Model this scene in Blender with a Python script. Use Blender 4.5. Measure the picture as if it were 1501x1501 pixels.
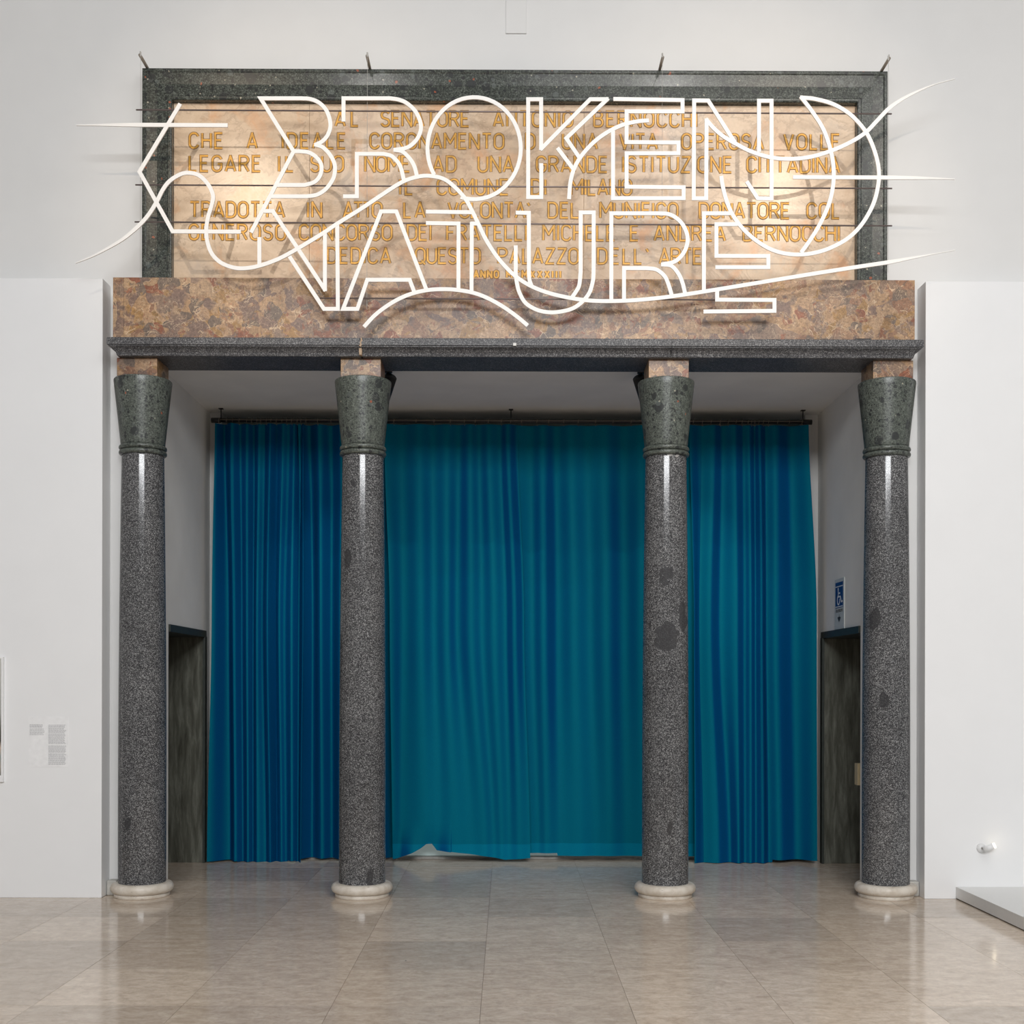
import bpy, bmesh, math, random
from mathutils import Matrix, Vector
random.seed(7)
PI = math.pi
scn = bpy.context.scene
COL = scn.collection
for o in list(bpy.data.objects): bpy.data.objects.remove(o)

# ------------------------------------------------------------------ camera
F = 1727.0; N = 1501.0; SH = 254.5
CAMZ = 1.6
YAW = math.radians(0.25); ROLL = math.radians(0.12)
cam_d = bpy.data.cameras.new('camera'); cam = bpy.data.objects.new('camera', cam_d); COL.objects.link(cam)
cam_d.sensor_width = 36.0; cam_d.lens = 36.0 * F / N
cam_d.shift_y = SH / N; cam_d.shift_x = 0
RM = Matrix.Rotation(-YAW, 3, 'Z') @ Matrix.Rotation(PI/2, 3, 'X') @ Matrix.Rotation(ROLL, 3, 'Z')
cam.matrix_world = Matrix.Translation((0, 0, CAMZ)) @ RM.to_4x4()
cam_d.clip_end = 100
scn.camera = cam
def at(px, py, Y):
    d = RM @ Vector(((px-N/2)/F, (N/2-py+SH)/F, -1.0))
    t = Y/d.y
    return (d.x*t, Y, CAMZ+d.z*t)
def atX(px, py, X):
    d = RM @ Vector(((px-N/2)/F, (N/2-py+SH)/F, -1.0))
    t = X/d.x
    return (X, d.y*t, CAMZ+d.z*t)

# ------------------------------------------------------------------ world, exposure, lights
scn.view_settings.view_transform = 'Standard'; scn.view_settings.look = 'None'
scn.view_settings.exposure = 0.0; scn.view_settings.gamma = 1.0
scn.view_settings.use_curve_mapping = False
w = bpy.data.worlds.new('world'); scn.world = w; w.use_nodes = True
w.node_tree.nodes['Background'].inputs[0].default_value = (0.75, 0.85, 1, 1)
w.node_tree.nodes['Background'].inputs[1].default_value = 0.05

def area(name, loc, rot, sx, sy, power, col):
    l = bpy.data.lights.new(name, 'AREA'); l.shape = 'RECTANGLE'; l.size = sx; l.size_y = sy
    l.energy = power; l.color = col
    o = bpy.data.objects.new(name, l); COL.objects.link(o); o.location = loc; o.rotation_euler = rot
    return o
def spot(name, loc, target, power, col, deg, blend=0.6, rad=0.04):
    l = bpy.data.lights.new(name, 'SPOT'); l.energy = power; l.color = col
    l.spot_size = math.radians(deg); l.spot_blend = blend; l.shadow_soft_size = rad
    o = bpy.data.objects.new(name, l); COL.objects.link(o); o.location = loc
    o.rotation_euler = (Vector(target)-Vector(loc)).to_track_quat('-Z', 'Y').to_euler()
    return o
area('skylight', (3.2, 1.6, 8.5), (0, 0, 0), 6, 6, 330, (1.0, 0.985, 0.96))
area('clerestory_window_light', (0.2, -6.3, 7.15), (math.radians(79), 0, 0), 7.6, 2.2, 1180, (0.96, 0.98, 1.0))
# two warm track lamps high in the hall aimed at the inscription, one each side
spot('track_lamp_light', (-3.3, 2.6, 7.9), (-1.6, 8.95, 5.15), 350, (1.0, 0.82, 0.62), 34, 0.9, 0.05)
spot('track_lamp_light', (3.4, 2.6, 7.9), (1.7, 8.95, 5.15), 350, (1.0, 0.82, 0.62), 34, 0.9, 0.05)
spot('track_lamp_light', (-1.6, 3.4, 8.2), (-1.2, 8.95, 5.0), 80, (1.0, 0.97, 0.93), 50, 1.0, 0.07)
spot('track_lamp_light', (1.9, 3.4, 8.2), (1.4, 8.95, 5.0), 80, (1.0, 0.97, 0.93), 50, 1.0, 0.07)

# ------------------------------------------------------------------ materials
def mat(name):
    m = bpy.data.materials.new(name); m.use_nodes = True
    nt = m.node_tree; b = nt.nodes['Principled BSDF']
    return m, nt, b
class G:
    """small helper around a node tree"""
    def __init__(s, nt): s.nt = nt; s.pos = None
    def n(s, t, **kw):
        x = s.nt.nodes.new(t)
        for k, v in kw.items(): setattr(x, k, v)
        return x
    def put(s, node, key, v):
        i = node.inputs[key]
        if hasattr(v, 'links') or hasattr(v, 'is_output'): s.nt.links.new(v, i)
        else: i.default_value = v
    def P(s, scale=(1, 1, 1), rand=False):
        g = s.n('ShaderNodeNewGeometry')
        m = s.n('ShaderNodeMapping'); s.put(m, 'Vector', g.outputs['Position']); m.inputs['Scale'].default_value = scale
        return m.outputs[0]
    def noise(s, vec, scale, detail=3, rough=0.55, dist=0.0):
        x = s.n('ShaderNodeTexNoise'); s.put(x, 'Vector', vec); x.inputs['Scale'].default_value = scale
        x.inputs['Detail'].default_value = detail; x.inputs['Roughness'].default_value = rough; x.inputs['Distortion'].default_value = dist
        return x
    def vor(s, vec, scale, feature='F1', rnd=1.0):
        x = s.n('ShaderNodeTexVoronoi', feature=feature); s.put(x, 'Vector', vec); x.inputs['Scale'].default_value = scale
        x.inputs['Randomness'].default_value = rnd
        return x
    def ramp(s, fac, stops, interp='LINEAR'):
        x = s.n('ShaderNodeValToRGB'); x.color_ramp.interpolation = interp
        els = x.color_ramp.elements
        while len(els) > 1: els.remove(els[0])
        els[0].position = stops[0][0]; els[0].color = c4(stops[0][1])
        for p, c in stops[1:]:
            e = els.new(p); e.color = c4(c)
        s.put(x, 'Fac', fac); return x.outputs['Color']
    def mix(s, fac, a, b, mode='MIX'):
        x = s.n('ShaderNodeMix', data_type='RGBA', blend_type=mode)
        s.put(x, 0, fac)
        for k, v in ((6, a), (7, b)):
            if hasattr(v, 'is_output'): s.nt.links.new(v, x.inputs[k])
            else: x.inputs[k].default_value = c4(v)
        return x.outputs[2]
    def math(s, op, a, b=0.0, clamp=False):
        x = s.n('ShaderNodeMath', operation=op, use_clamp=clamp); s.put(x, 0, a); s.put(x, 1, b); return x.outputs[0]
    def distort(s, vec, scale, amt):
        nz = s.noise(vec, scale, 2)
        a = s.n('ShaderNodeVectorMath', operation='SCALE'); s.nt.links.new(nz.outputs['Color'], a.inputs[0]); a.inputs['Scale'].default_value = amt
        b = s.n('ShaderNodeVectorMath', operation='ADD'); s.nt.links.new(vec, b.inputs[0]); s.nt.links.new(a.outputs[0], b.inputs[1])
        return b.outputs[0]
    def bump(s, b, h, strength, dist):
        x = s.n('ShaderNodeBump'); s.put(x, 'Height', h); x.inputs['Strength'].default_value = strength; x.inputs['Distance'].default_value = dist
        s.nt.links.new(x.outputs[0], b.inputs['Normal'])
def c4(c):
    return (c[0], c[1], c[2], 1) if len(c) == 3 else c
def srgb(r, g, b):
    f = lambda v: (v/255/12.92) if v/255 <= 0.04045 else ((v/255+0.055)/1.055)**2.4
    return (f(r), f(g), f(b))
def plain(name, col, rough=0.6, metal=0.0, grain=0.04, gs=30, bump=0.0):
    m, nt, b = mat(name); g = G(nt); p = g.P()
    nz = g.noise(p, gs, 3)
    lo = tuple(max(0, v*(1-grain)) for v in col); hi = tuple(min(1, v*(1+grain)) for v in col)
    nt.links.new(g.ramp(nz.outputs[0], [(0.3, lo), (0.7, hi)]), b.inputs['Base Color'])
    b.inputs['Roughness'].default_value = rough; b.inputs['Metallic'].default_value = metal
    if bump: g.bump(b, nz.outputs[0], bump, 0.002)
    return m
M = {}
M['wall'] = plain('white_wall_paint', (0.75, 0.745, 0.735), 0.75, gs=3, grain=0.015)
M['hallwall'] = plain('grey_hall_wall_paint', (0.34, 0.335, 0.33), 0.8)
M['panel'] = plain('bright_white_panel_paint', (0.855, 0.857, 0.862), 0.7, gs=3, grain=0.01)
M['plaster'] = plain('grey_white_recess_plaster', (0.85, 0.84, 0.81), 0.8, gs=2.5, grain=0.04)
M['ceil'] = plain('ceiling_paint', (0.4, 0.39, 0.38), 0.8)
M['signwhite'] = plain('white_painted_metal', (0.88, 0.865, 0.84), 0.45, grain=0.01)
M['rod'] = plain('mauve_grey_steel', srgb(120, 108, 106), 0.4, 0.3)
M['wire'] = plain('pale_steel_wire', srgb(176, 174, 170), 0.4, 0.2)
M['bracket'] = plain('grey_brown_steel', srgb(150, 140, 128), 0.5, 0.2)
M['black'] = plain('black_metal', (0.012, 0.012, 0.014), 0.45)
M['hook'] = plain('dull_brass_hook', srgb(150, 140, 128), 0.4, 0.4)
M['white_plastic'] = plain('white_plastic', (0.8, 0.8, 0.8), 0.4)
M['platform'] = plain('white_platform_paint', (0.74, 0.74, 0.73), 0.5, grain=0.01)
M['cream'] = plain('cream_plastic', srgb(196, 178, 140), 0.5)
M['red'] = plain('red_plastic', srgb(150, 50, 40), 0.5)
M['bluesign'] = plain('blue_sign_print', srgb(18, 62, 128), 0.45)
M['signface'] = plain('grey_white_sign_plate', (0.6, 0.63, 0.63), 0.45)
M['ink'] = plain('dark_print', srgb(60, 62, 64), 0.6)
M['greyink'] = plain('grey_print', srgb(186, 186, 188), 0.6)
M['paper'] = plain('wall_text_sheet', (0.87, 0.87, 0.875), 0.6)
M['mortar'] = plain('pale_mortar', srgb(172, 150, 128), 0.85, grain=0.15, gs=60)
M['gold'] = plain('gilding', srgb(190, 140, 52), 0.38, 0.25, grain=0.22, gs=25)
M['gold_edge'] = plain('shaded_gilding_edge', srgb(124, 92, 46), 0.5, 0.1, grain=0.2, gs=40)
M['palepanel'] = plain('pale_green_grey_panel', srgb(150, 165, 160), 0.5)
M['dark'] = plain('dark_void_paint', (0.05, 0.05, 0.05), 0.8)
M['basewhite'] = plain('chipped_white_stone', srgb(186, 184, 178), 0.7, grain=0.12, gs=25)

def granite(name, dk, md, lt, scale, rough, inclusions=True, patch=False):
    m, nt, b = mat(name); g = G(nt); p = g.P()
    v = g.vor(p, scale); sep = g.n('ShaderNodeSeparateColor'); nt.links.new(v.outputs['Color'], sep.inputs[0])
    col = g.ramp(sep.outputs[0], [(0.0, dk), (0.42, dk), (0.55, md), (0.78, md), (0.9, lt), (1.0, lt)])
    big = g.noise(p, 3.0, 4)
    col = g.mix(0.45, col, g.ramp(big.outputs[0], [(0.3, (0.55, 0.55, 0.57)), (0.7, (1.25, 1.25, 1.25))]), 'MULTIPLY')
    if inclusions:
        p2 = g.distort(g.P((1, 1, 0.45)), 9, 0.08)
        v2 = g.vor(p2, 5.5)
        s2 = g.n('ShaderNodeSeparateColor'); nt.links.new(v2.outputs['Color'], s2.inputs[0])
        near = g.math('LESS_THAN', v2.outputs['Distance'], g.math('MULTIPLY', s2.outputs[1], 0.24))
        pick = g.math('GREATER_THAN', s2.outputs[0], 0.45)
        col = g.mix(g.math('MULTIPLY', g.math('MULTIPLY', near, pick), 0.8), col, tuple(x*0.9 for x in dk))
    if patch:
        for (px, py, r, sz) in ((975, 933, 0.115, (1.25, 1, 1.2)), (978, 847, 0.035, (1, 1, 0.8)), (1003, 905, 0.085, (2.2, 1, 0.75)), (949, 673, 0.028, (1.2, 1, 1)), (985, 667, 0.027, (0.7, 1, 1.6))):
            c = at(px, py, 8.82)
            geo = g.distort(g.P(), 9, 0.16)
            s = g.n('ShaderNodeVectorMath', operation='SUBTRACT'); nt.links.new(geo, s.inputs[0]); s.inputs[1].default_value = (c[0]+0.08, c[1]+0.08, c[2]+0.08)
            mm = g.n('ShaderNodeVectorMath', operation='MULTIPLY'); nt.links.new(s.outputs[0], mm.inputs[0]); mm.inputs[1].default_value = sz
            ln = g.n('ShaderNodeVectorMath', operation='LENGTH'); nt.links.new(mm.outputs[0], ln.inputs[0])
            f = g.math('LESS_THAN', ln.outputs['Value'], r)
            col = g.mix(g.math('MULTIPLY', f, 0.85), col, (0.05, 0.05, 0.053) if r > 0.03 else (0.42, 0.40, 0.38))
    nt.links.new(col, b.inputs['Base Color'])
    b.inputs['Roughness'].default_value = rough
    if not inclusions: b.inputs['Specular IOR Level'].default_value = 0.3
    return m
M['granite'] = granite('polished_grey_granite', (0.042, 0.042, 0.045), (0.13, 0.13, 0.132), (0.34, 0.34, 0.34), 225, 0.13, True, True)
M['granite_dark'] = granite('dark_grey_granite', (0.05, 0.05, 0.055), (0.115, 0.113, 0.115), (0.24, 0.24, 0.245), 190, 0.42, False)

def serpentine(name, base, base2, rough, dens=1.0):
    m, nt, b = mat(name); g = G(nt); p = g.P()
    pd = g.distort(p, 16, 0.035)
    fine = g.noise(p, 90, 4, 0.65)
    col = g.ramp(fine.outputs[0], [(0.3, tuple(x*0.45 for x in base)), (0.5, base), (0.68, base2)])
    # fine dark grains, mid clasts, big dark clasts
    for sc, thr, pick, c, fac in ((60, 0.34, 0.55, (0.018, 0.02, 0.02), 0.8), (24, 0.30, 0.62, (0.022, 0.024, 0.026), 0.9),
                                  (9.5, 0.33, 0.72, (0.03, 0.033, 0.034), 0.9), (13, 0.26, 0.9, (0.10, 0.115, 0.11), 0.7), (17, 0.16, 0.93, (0.36, 0.10, 0.05), 0.8), (26, 0.16, 0.93, (0.45, 0.42, 0.33), 0.8)):
        v = g.vor(pd, sc); s = g.n('ShaderNodeSeparateColor'); nt.links.new(v.outputs['Color'], s.inputs[0])
        f = g.math('MULTIPLY', g.math('LESS_THAN', v.outputs['Distance'], thr), g.math('GREATER_THAN', s.outputs[0], 1-(1-pick)*dens))
        col = g.mix(g.math('MULTIPLY', f, fac), col, c)
    vn = g.noise(pd, 7, 5, 0.7)
    vein = g.math('LESS_THAN', g.math('ABSOLUTE', g.math('SUBTRACT', vn.outputs[0], 0.5)), 0.006)
    col = g.mix(g.math('MULTIPLY', vein, 0.5), col, tuple(x*1.5 for x in base2))
    nt.links.new(col, b.inputs['Base Color']); b.inputs['Roughness'].default_value = rough
    return m
M['serp'] = serpentine('green_conglomerate', (0.082, 0.094, 0.082), (0.17, 0.19, 0.165), 0.32, 1.3)
M['serp_dark'] = serpentine('dark_green_conglomerate', (0.044, 0.052, 0.045), (0.14, 0.155, 0.138), 0.2, 1.9)

def breccia(name, light=1.0):
    m, nt, b = mat(name); g = G(nt); p = g.P()
    pd = g.distort(g.distort(p, 4, 0.16), 18, 0.05)
    tones = [srgb(166, 136, 104), srgb(124, 102, 92), srgb(138, 84, 58), srgb(172, 142, 112), srgb(156, 122, 76), srgb(112, 97, 86), srgb(144, 108, 84), srgb(178, 150, 120), srgb(140, 118, 102)]
    tones = [tuple(x*light for x in t) for t in tones]
    def cells(sc, rot):
        v = g.vor(pd, sc); s = g.n('ShaderNodeSeparateColor'); nt.links.new(v.outputs['Color'], s.inputs[0])
        k = len(tones); tt = tones[rot:]+tones[:rot]
        return g.ramp(s.outputs[0], [(i/k, tt[i]) for i in range(k)], 'CONSTANT')
    msk = g.ramp(g.noise(pd, 4.5, 3).outputs[0], [(0.44, (0, 0, 0)), (0.5, (1, 1, 1))])
    col = g.mix(msk, cells(4.2, 0), cells(12, 3))
    msk2 = g.ramp(g.noise(pd, 11, 4).outputs[0], [(0.54, (0, 0, 0)), (0.6, (0.85, 0.85, 0.85))])
    col = g.mix(msk2, col, cells(34, 5))
    fine = g.noise(p, 70, 4, 0.7)
    col = g.mix(0.75, col, g.ramp(fine.outputs[0], [(0.3, (0.42, 0.40, 0.39)), (0.5, (0.98, 0.97, 0.96)), (0.7, (1.5, 1.5, 1.5))]), 'MULTIPLY')
    for sc, wd, lo in ((4.2, 0.010, 0.54), (12, 0.022, 0.58)):
        e = g.vor(pd, sc, 'DISTANCE_TO_EDGE')
        mk = g.math('MULTIPLY', g.math('LESS_THAN', e.outputs['Distance'], wd), g.ramp(g.noise(p, 9, 2).outputs[0], [(lo, (0, 0, 0)), (lo+0.05, (0.7, 0.7, 0.7))]))
        col = g.mix(mk, col, tuple(x*light for x in srgb(214, 192, 164)))
    vn = g.noise(g.distort(p, 10, 0.1), 13, 3, 0.6)
    line = g.math('LESS_THAN', g.math('ABSOLUTE', g.math('SUBTRACT', vn.outputs[0], 0.47)), 0.007)
    col = g.mix(g.math('MULTIPLY', line, 0.45), col, srgb(208, 188, 160))
    col = g.mix(0.9, col, g.ramp(g.noise(p, 2.6, 3).outputs[0], [(0.36, (0.74, 0.66, 0.60)), (0.5, (1.0, 0.95, 0.9)), (0.64, (1.22, 1.1, 0.96))]), 'MULTIPLY')
    nt.links.new(col, b.inputs['Base Color']); b.inputs['Roughness'].default_value = 0.38
    return m
M['breccia'] = breccia('red_brown_breccia', 0.86)
M['breccia_light'] = breccia('pale_breccia', 0.82)

def plaque():
    m, nt, b = mat('peach_inscription_marble'); g = G(nt); p = g.P()
    pd = g.distort(p, 2.0, 0.5)
    n1 = g.noise(pd, 2.2, 5, 0.6)
    col = g.ramp(n1.outputs[0], [(0.25, srgb(186, 156, 128)), (0.42, srgb(204, 178, 150)), (0.55, srgb(212, 188, 161)), (0.72, srgb(190, 173, 156))])
    st = g.noise(g.distort(g.P((1.0, 1, 1.6)), 1.2, 0.8), 3.2, 5, 0.62)
    band = g.ramp(st.outputs[0], [(0.44, (1, 1, 1)), (0.5, (0.74, 0.71, 0.70)), (0.52, (1, 1, 1)), (0.6, (0.97, 0.96, 0.95)), (0.63, (0.84, 0.80, 0.78)), (0.66, (1, 1, 1))])
    col = g.mix(0.8, col, band, 'MULTIPLY')
    rust = g.ramp(g.noise(pd, 4.2, 4).outputs[0], [(0.56, (0, 0, 0)), (0.72, (0.85, 0.85, 0.85))])
    col = g.mix(rust, col, srgb(210, 160, 118))
    sp = g.noise(p, 60, 3)
    col = g.mix(0.3, col, g.ramp(sp.outputs[0], [(0.3, (0.85, 0.83, 0.8)), (0.6, (1.05, 1.05, 1.05))]), 'MULTIPLY')
    nt.links.new(col, b.inputs['Base Color']); b.inputs['Roughness'].default_value = 0.24
    return m
M['plaque'] = plaque()

def base_stone():
    m, nt, b = mat('ivory_limestone_base'); g = G(nt); p = g.P()
    col = g.ramp(g.noise(p, 12, 5).outputs[0], [(0.3, srgb(196, 184, 168)), (0.6, srgb(222, 214, 202))])
    pit = g.noise(g.P((1, 1, 3.5)), 28, 4, 0.7)
    col = g.mix(g.ramp(pit.outputs[0], [(0.30, (0.8, 0.8, 0.8)), (0.36, (0, 0, 0))]), col, srgb(120, 100, 82))
    nt.links.new(col, b.inputs['Base Color']); b.inputs['Roughness'].default_value = 0.4
    g.bump(b, pit.outputs[0], 0.15, 0.004)
    return m
M['base'] = base_stone()

def floor_mat():
    m, nt, b = mat('polished_beige_travertine'); g = G(nt)
    oi = g.n('ShaderNodeObjectInfo')
    p = g.P((1.0, 1.0, 1.0))
    off = g.n('ShaderNodeVectorMath', operation='SCALE')
    cmb = g.n('ShaderNodeCombineXYZ'); nt.links.new(oi.outputs['Random'], cmb.inputs[0]); nt.links.new(oi.outputs['Random'], cmb.inputs[2])
    nt.links.new(cmb.outputs[0], off.inputs[0]); off.inputs['Scale'].default_value = 37.0
    ad = g.n('ShaderNodeVectorMath', operation='ADD'); nt.links.new(p, ad.inputs[0]); nt.links.new(off.outputs[0], ad.inputs[1])
    q = ad.outputs[0]
    mp = g.n('ShaderNodeMapping'); nt.links.new(q, mp.inputs[0]); mp.inputs['Scale'].default_value = (1.5, 2.6, 1)
    n1 = g.noise(g.distort(mp.outputs[0], 2, 0.6), 5, 6, 0.68)
    n2 = g.noise(g.distort(q, 5, 0.15), 30, 4, 0.7)
    col = g.ramp(n1.outputs[0], [(0.3, srgb(192, 175, 157)), (0.5, srgb(208, 192, 175)), (0.7, srgb(222, 208, 192))])
    col = g.mix(0.7, col, g.ramp(n2.outputs[0], [(0.3, (0.8, 0.79, 0.78)), (0.6, (1.08, 1.08, 1.08))]), 'MULTIPLY')
    tone = g.ramp(oi.outputs['Random'], [(0.0, (0.80, 0.79, 0.78)), (0.5, (0.98, 0.96, 0.94)), (1.0, (1.14, 1.13, 1.12))])
    col = g.mix(0.85, col, tone, 'MULTIPLY')
    # pits
    pt = g.vor(q, 6.0); s = g.n('ShaderNodeSeparateColor'); nt.links.new(pt.outputs['Color'], s.inputs[0])
    pf = g.math('MULTIPLY', g.math('LESS_THAN', pt.outputs['Distance'], 0.035), g.math('GREATER_THAN', s.outputs[0], 0.86))
    col = g.mix(pf, col, srgb(70, 60, 52))
    nt.links.new(col, b.inputs['Base Color'])
    r = g.ramp(n1.outputs[0], [(0.3, (0.09,)*3), (0.7, (0.16,)*3)])
    nt.links.new(r, b.inputs['Roughness'])
    b.inputs['IOR'].default_value = 1.5
    w2 = g.noise(p, 1.6, 2)
    g.bump(b, w2.outputs[0], 0.02, 0.02)
    return m
M['floor'] = floor_mat()
M['joint'] = plain('dark_floor_joint', srgb(104, 92, 80), 0.7, grain=0.2)

def door_marble():
    m, nt, b = mat('dark_green_grey_door_marble'); g = G(nt)
    p = g.distort(g.P((9, 9, 1.2)), 1.2, 0.5)
    n1 = g.noise(p, 2.4, 6, 0.65)
    col = g.ramp(n1.outputs[0], [(0.3, srgb(66, 66, 58)), (0.5, srgb(96, 97, 88)), (0.72, srgb(132, 134, 124))])
    nt.links.new(col, b.inputs['Base Color']); b.inputs['Roughness'].default_value = 0.3
    return m
M['door'] = door_marble()
M['door_edge'] = plain('dark_door_edge_stone', srgb(52, 58, 54), 0.5, grain=0.2, gs=20)

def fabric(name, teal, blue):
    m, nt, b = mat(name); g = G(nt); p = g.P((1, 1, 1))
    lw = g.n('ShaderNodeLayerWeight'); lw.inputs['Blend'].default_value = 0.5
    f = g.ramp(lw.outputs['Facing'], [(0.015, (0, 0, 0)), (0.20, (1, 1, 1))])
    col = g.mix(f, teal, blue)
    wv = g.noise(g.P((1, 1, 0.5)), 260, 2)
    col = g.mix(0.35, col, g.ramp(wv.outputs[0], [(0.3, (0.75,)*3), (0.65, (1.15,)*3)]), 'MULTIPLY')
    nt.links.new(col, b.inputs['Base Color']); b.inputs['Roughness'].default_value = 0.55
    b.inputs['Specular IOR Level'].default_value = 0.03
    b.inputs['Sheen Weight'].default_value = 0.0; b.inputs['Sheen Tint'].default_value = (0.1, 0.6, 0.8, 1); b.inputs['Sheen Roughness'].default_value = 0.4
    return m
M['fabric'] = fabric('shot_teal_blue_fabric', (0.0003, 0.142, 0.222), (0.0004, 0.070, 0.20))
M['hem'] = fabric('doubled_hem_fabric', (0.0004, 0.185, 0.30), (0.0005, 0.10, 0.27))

def emit(name, col, s):
    m, nt, b = mat(name); b.inputs['Base Color'].default_value = c4(col)
    b.inputs['Emission Color'].default_value = c4(col); b.inputs['Emission Strength'].default_value = s
    return m
M['pane_glow'] = emit('added_pane_glow', (0.55, 0.66, 0.64), 0.2)  # emission stands in for daylight from behind the curtains
M['lampglow'] = emit('glowing_lamp_lens', (1.0, 0.86, 0.62), 6.0)

# ------------------------------------------------------------------ mesh helpers
def obj(name, bm, m, parent=None, smooth=False, kind=None, label=None):
    me = bpy.data.meshes.new(name)
    bmesh.ops.recalc_face_normals(bm, faces=bm.faces)
    bm.to_mesh(me); bm.free()
    for x in (m if isinstance(m, (list, tuple)) else [m]): me.materials.append(x)
    if smooth:
        for p in me.polygons: p.use_smooth = True
    o = bpy.data.objects.new(name, me); COL.objects.link(o)
    if parent is not None:
        o.parent = parent
        o.matrix_parent_inverse = Matrix.Translation(parent.location).inverted()
    if kind: o['kind'] = kind
    if label: o['label'] = label
    return o
def thing(name, label, cat, loc, group=None):
    o = bpy.data.objects.new(name, None); COL.objects.link(o); o.location = loc; o.empty_display_size = 0.1
    o['label'] = label; o['category'] = cat
    if group: o['group'] = group
    return o
def tag(o, label, cat, group=None):
    o['label'] = label; o['category'] = cat
    if group: o['group'] = group
    return o
def box(bm, x0, x1, y0, y1, z0, z1, mi=0):
    v = [bm.verts.new(p) for p in ((x0, y0, z0), (x1, y0, z0), (x1, y1, z0), (x0, y1, z0), (x0, y0, z1), (x1, y0, z1), (x1, y1, z1), (x0, y1, z1))]
    for f in ((0, 3, 2, 1), (4, 5, 6, 7), (0, 1, 5, 4), (1, 2, 6, 5), (2, 3, 7, 6), (3, 0, 4, 7)):
        fa = bm.faces.new([v[i] for i in f]); fa.material_index = mi
    return v
def bbox(*a, bev=0.0, seg=2):
    bm = bmesh.new(); box(bm, *a)
    if bev: bmesh.ops.bevel(bm, geom=bm.edges[:], offset=bev, segments=seg, affect='EDGES', profile=0.5)
    return bm
def cyl(bm, a, b, r, seg=12, r2=None):
    a = Vector(a); b = Vector(b); d = b-a; q = d.to_track_quat('Z', 'Y').to_matrix().to_4x4()
    bmesh.ops.create_cone(bm, cap_ends=True, segments=seg, radius1=r, radius2=r if r2 is None else r2, depth=d.length,
                          matrix=Matrix.Translation((a+b)/2) @ q)
def lathe(bm, c, prof, seg=64):
    rings = []
    for r, z in prof:
        rings.append([bm.verts.new((c[0]+r*math.cos(2*PI*i/seg), c[1]+r*math.sin(2*PI*i/seg), c[2]+z)) for i in range(seg)])
    for a, b in zip(rings, rings[1:]):
        for i in range(seg):
            bm.faces.new((a[i], a[(i+1) % seg], b[(i+1) % seg], b[i]))
    bm.faces.new(rings[0][::-1]); bm.faces.new(rings[-1])
def offset_path(pts, w, lim=0.48):
    """left/right mitred offsets of a 2D polyline; w number or list of full widths"""
    n = len(pts); L = []; R = []
    closed = (abs(pts[0][0]-pts[-1][0])+abs(pts[0][1]-pts[-1][1])) < 1e-6 and n > 3
    for i in range(n):
        wi = (w[i] if isinstance(w, list) else w)/2
        if closed and i in (0, n-1): a, b, c = pts[n-2], pts[0], pts[1]
        elif i == 0: a, b, c = None, pts[0], pts[1]
        elif i == n-1: a, b, c = pts[n-2], pts[n-1], None
        else: a, b, c = pts[i-1], pts[i], pts[i+1]
        def nd(p, q):
            dx, dz = q[0]-p[0], q[1]-p[1]; l = math.hypot(dx, dz) or 1e-9
            return (-dz/l, dx/l)
        if a is None: nx, nz = nd(b, c); k = 1
        elif c is None: nx, nz = nd(a, b); k = 1
        else:
            n1 = nd(a, b); n2 = nd(b, c); nx, nz = n1[0]+n2[0], n1[1]+n2[1]; l = math.hypot(nx, nz) or 1e-9
            nx /= l; nz /= l; k = 1/max(lim, nx*n1[0]+nz*n1[1])
        L.append((b[0]+nx*wi*k, b[1]+nz*wi*k)); R.append((b[0]-nx*wi*k, b[1]-nz*wi*k))
    return L, R, closed
def split_path(pts, w, ang=95):
    out = [[pts[0]]]
    for i in range(1, len(pts)-1):
        a, b, c = pts[i-1:i+2]
        d1 = (b[0]-a[0], b[1]-a[1]); d2 = (c[0]-b[0], c[1]-b[1]); l1 = math.hypot(*d1) or 1e-9; l2 = math.hypot(*d2) or 1e-9
        cs = max(-1, min(1, (d1[0]*d2[0]+d1[1]*d2[1])/l1/l2)); t = math.degrees(math.acos(cs))
        out[-1].append(b)
        if t > ang or (t > 50 and min(l1, l2) < w*1.6):
            e = w*0.35
            out[-1][-1] = (b[0]+d1[0]/l1*e, b[1]+d1[1]/l1*e); out.append([(b[0]-d2[0]/l2*e, b[1]-d2[1]/l2*e)])
    out[-1].append(pts[-1]); return out
def ribbon(bm, pts, w, y0, y1, mi=0, ang=None):
    if ang:
        for k, q in enumerate(split_path(pts, w, ang)): ribbon(bm, q, w, y0-k*0.00007, y1, mi)
        return
    """solid strip along pts (x,z) between depths y0 (front) and y1"""
    L, R, closed = offset_path(pts, w)
    vs = []
    for l, r in zip(L, R):
        vs.append([bm.verts.new((l[0], y0, l[1])), bm.verts.new((r[0], y0, r[1])), bm.verts.new((r[0], y1, r[1])), bm.verts.new((l[0], y1, l[1]))])
    for a, b in zip(vs, vs[1:]):
        for i in range(4):
            f = bm.faces.new((a[i], a[(i+1) % 4], b[(i+1) % 4], b[i])); f.material_index = mi
    if not closed:
        bm.faces.new(vs[0]).material_index = mi; bm.faces.new(vs[-1][::-1]).material_index = mi
def catmull(pts, k=6):
    out = []
    P = [tuple(2*a-b for a, b in zip(pts[0], pts[1]))]+list(pts)+[tuple(2*a-b for a, b in zip(pts[-1], pts[-2]))]
    for i in range(1, len(P)-2):
        for j in range(k):
            t = j/k; p0, p1, p2, p3 = P[i-1:i+3]
            out.append(tuple(0.5*((2*b)+(-a+c)*t+(2*a-5*b+4*c-d)*t*t+(-a+3*b-3*c+d)*t**3) for a, b, c, d in zip(p0, p1, p2, p3)))
    out.append(pts[-1]); return out
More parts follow.
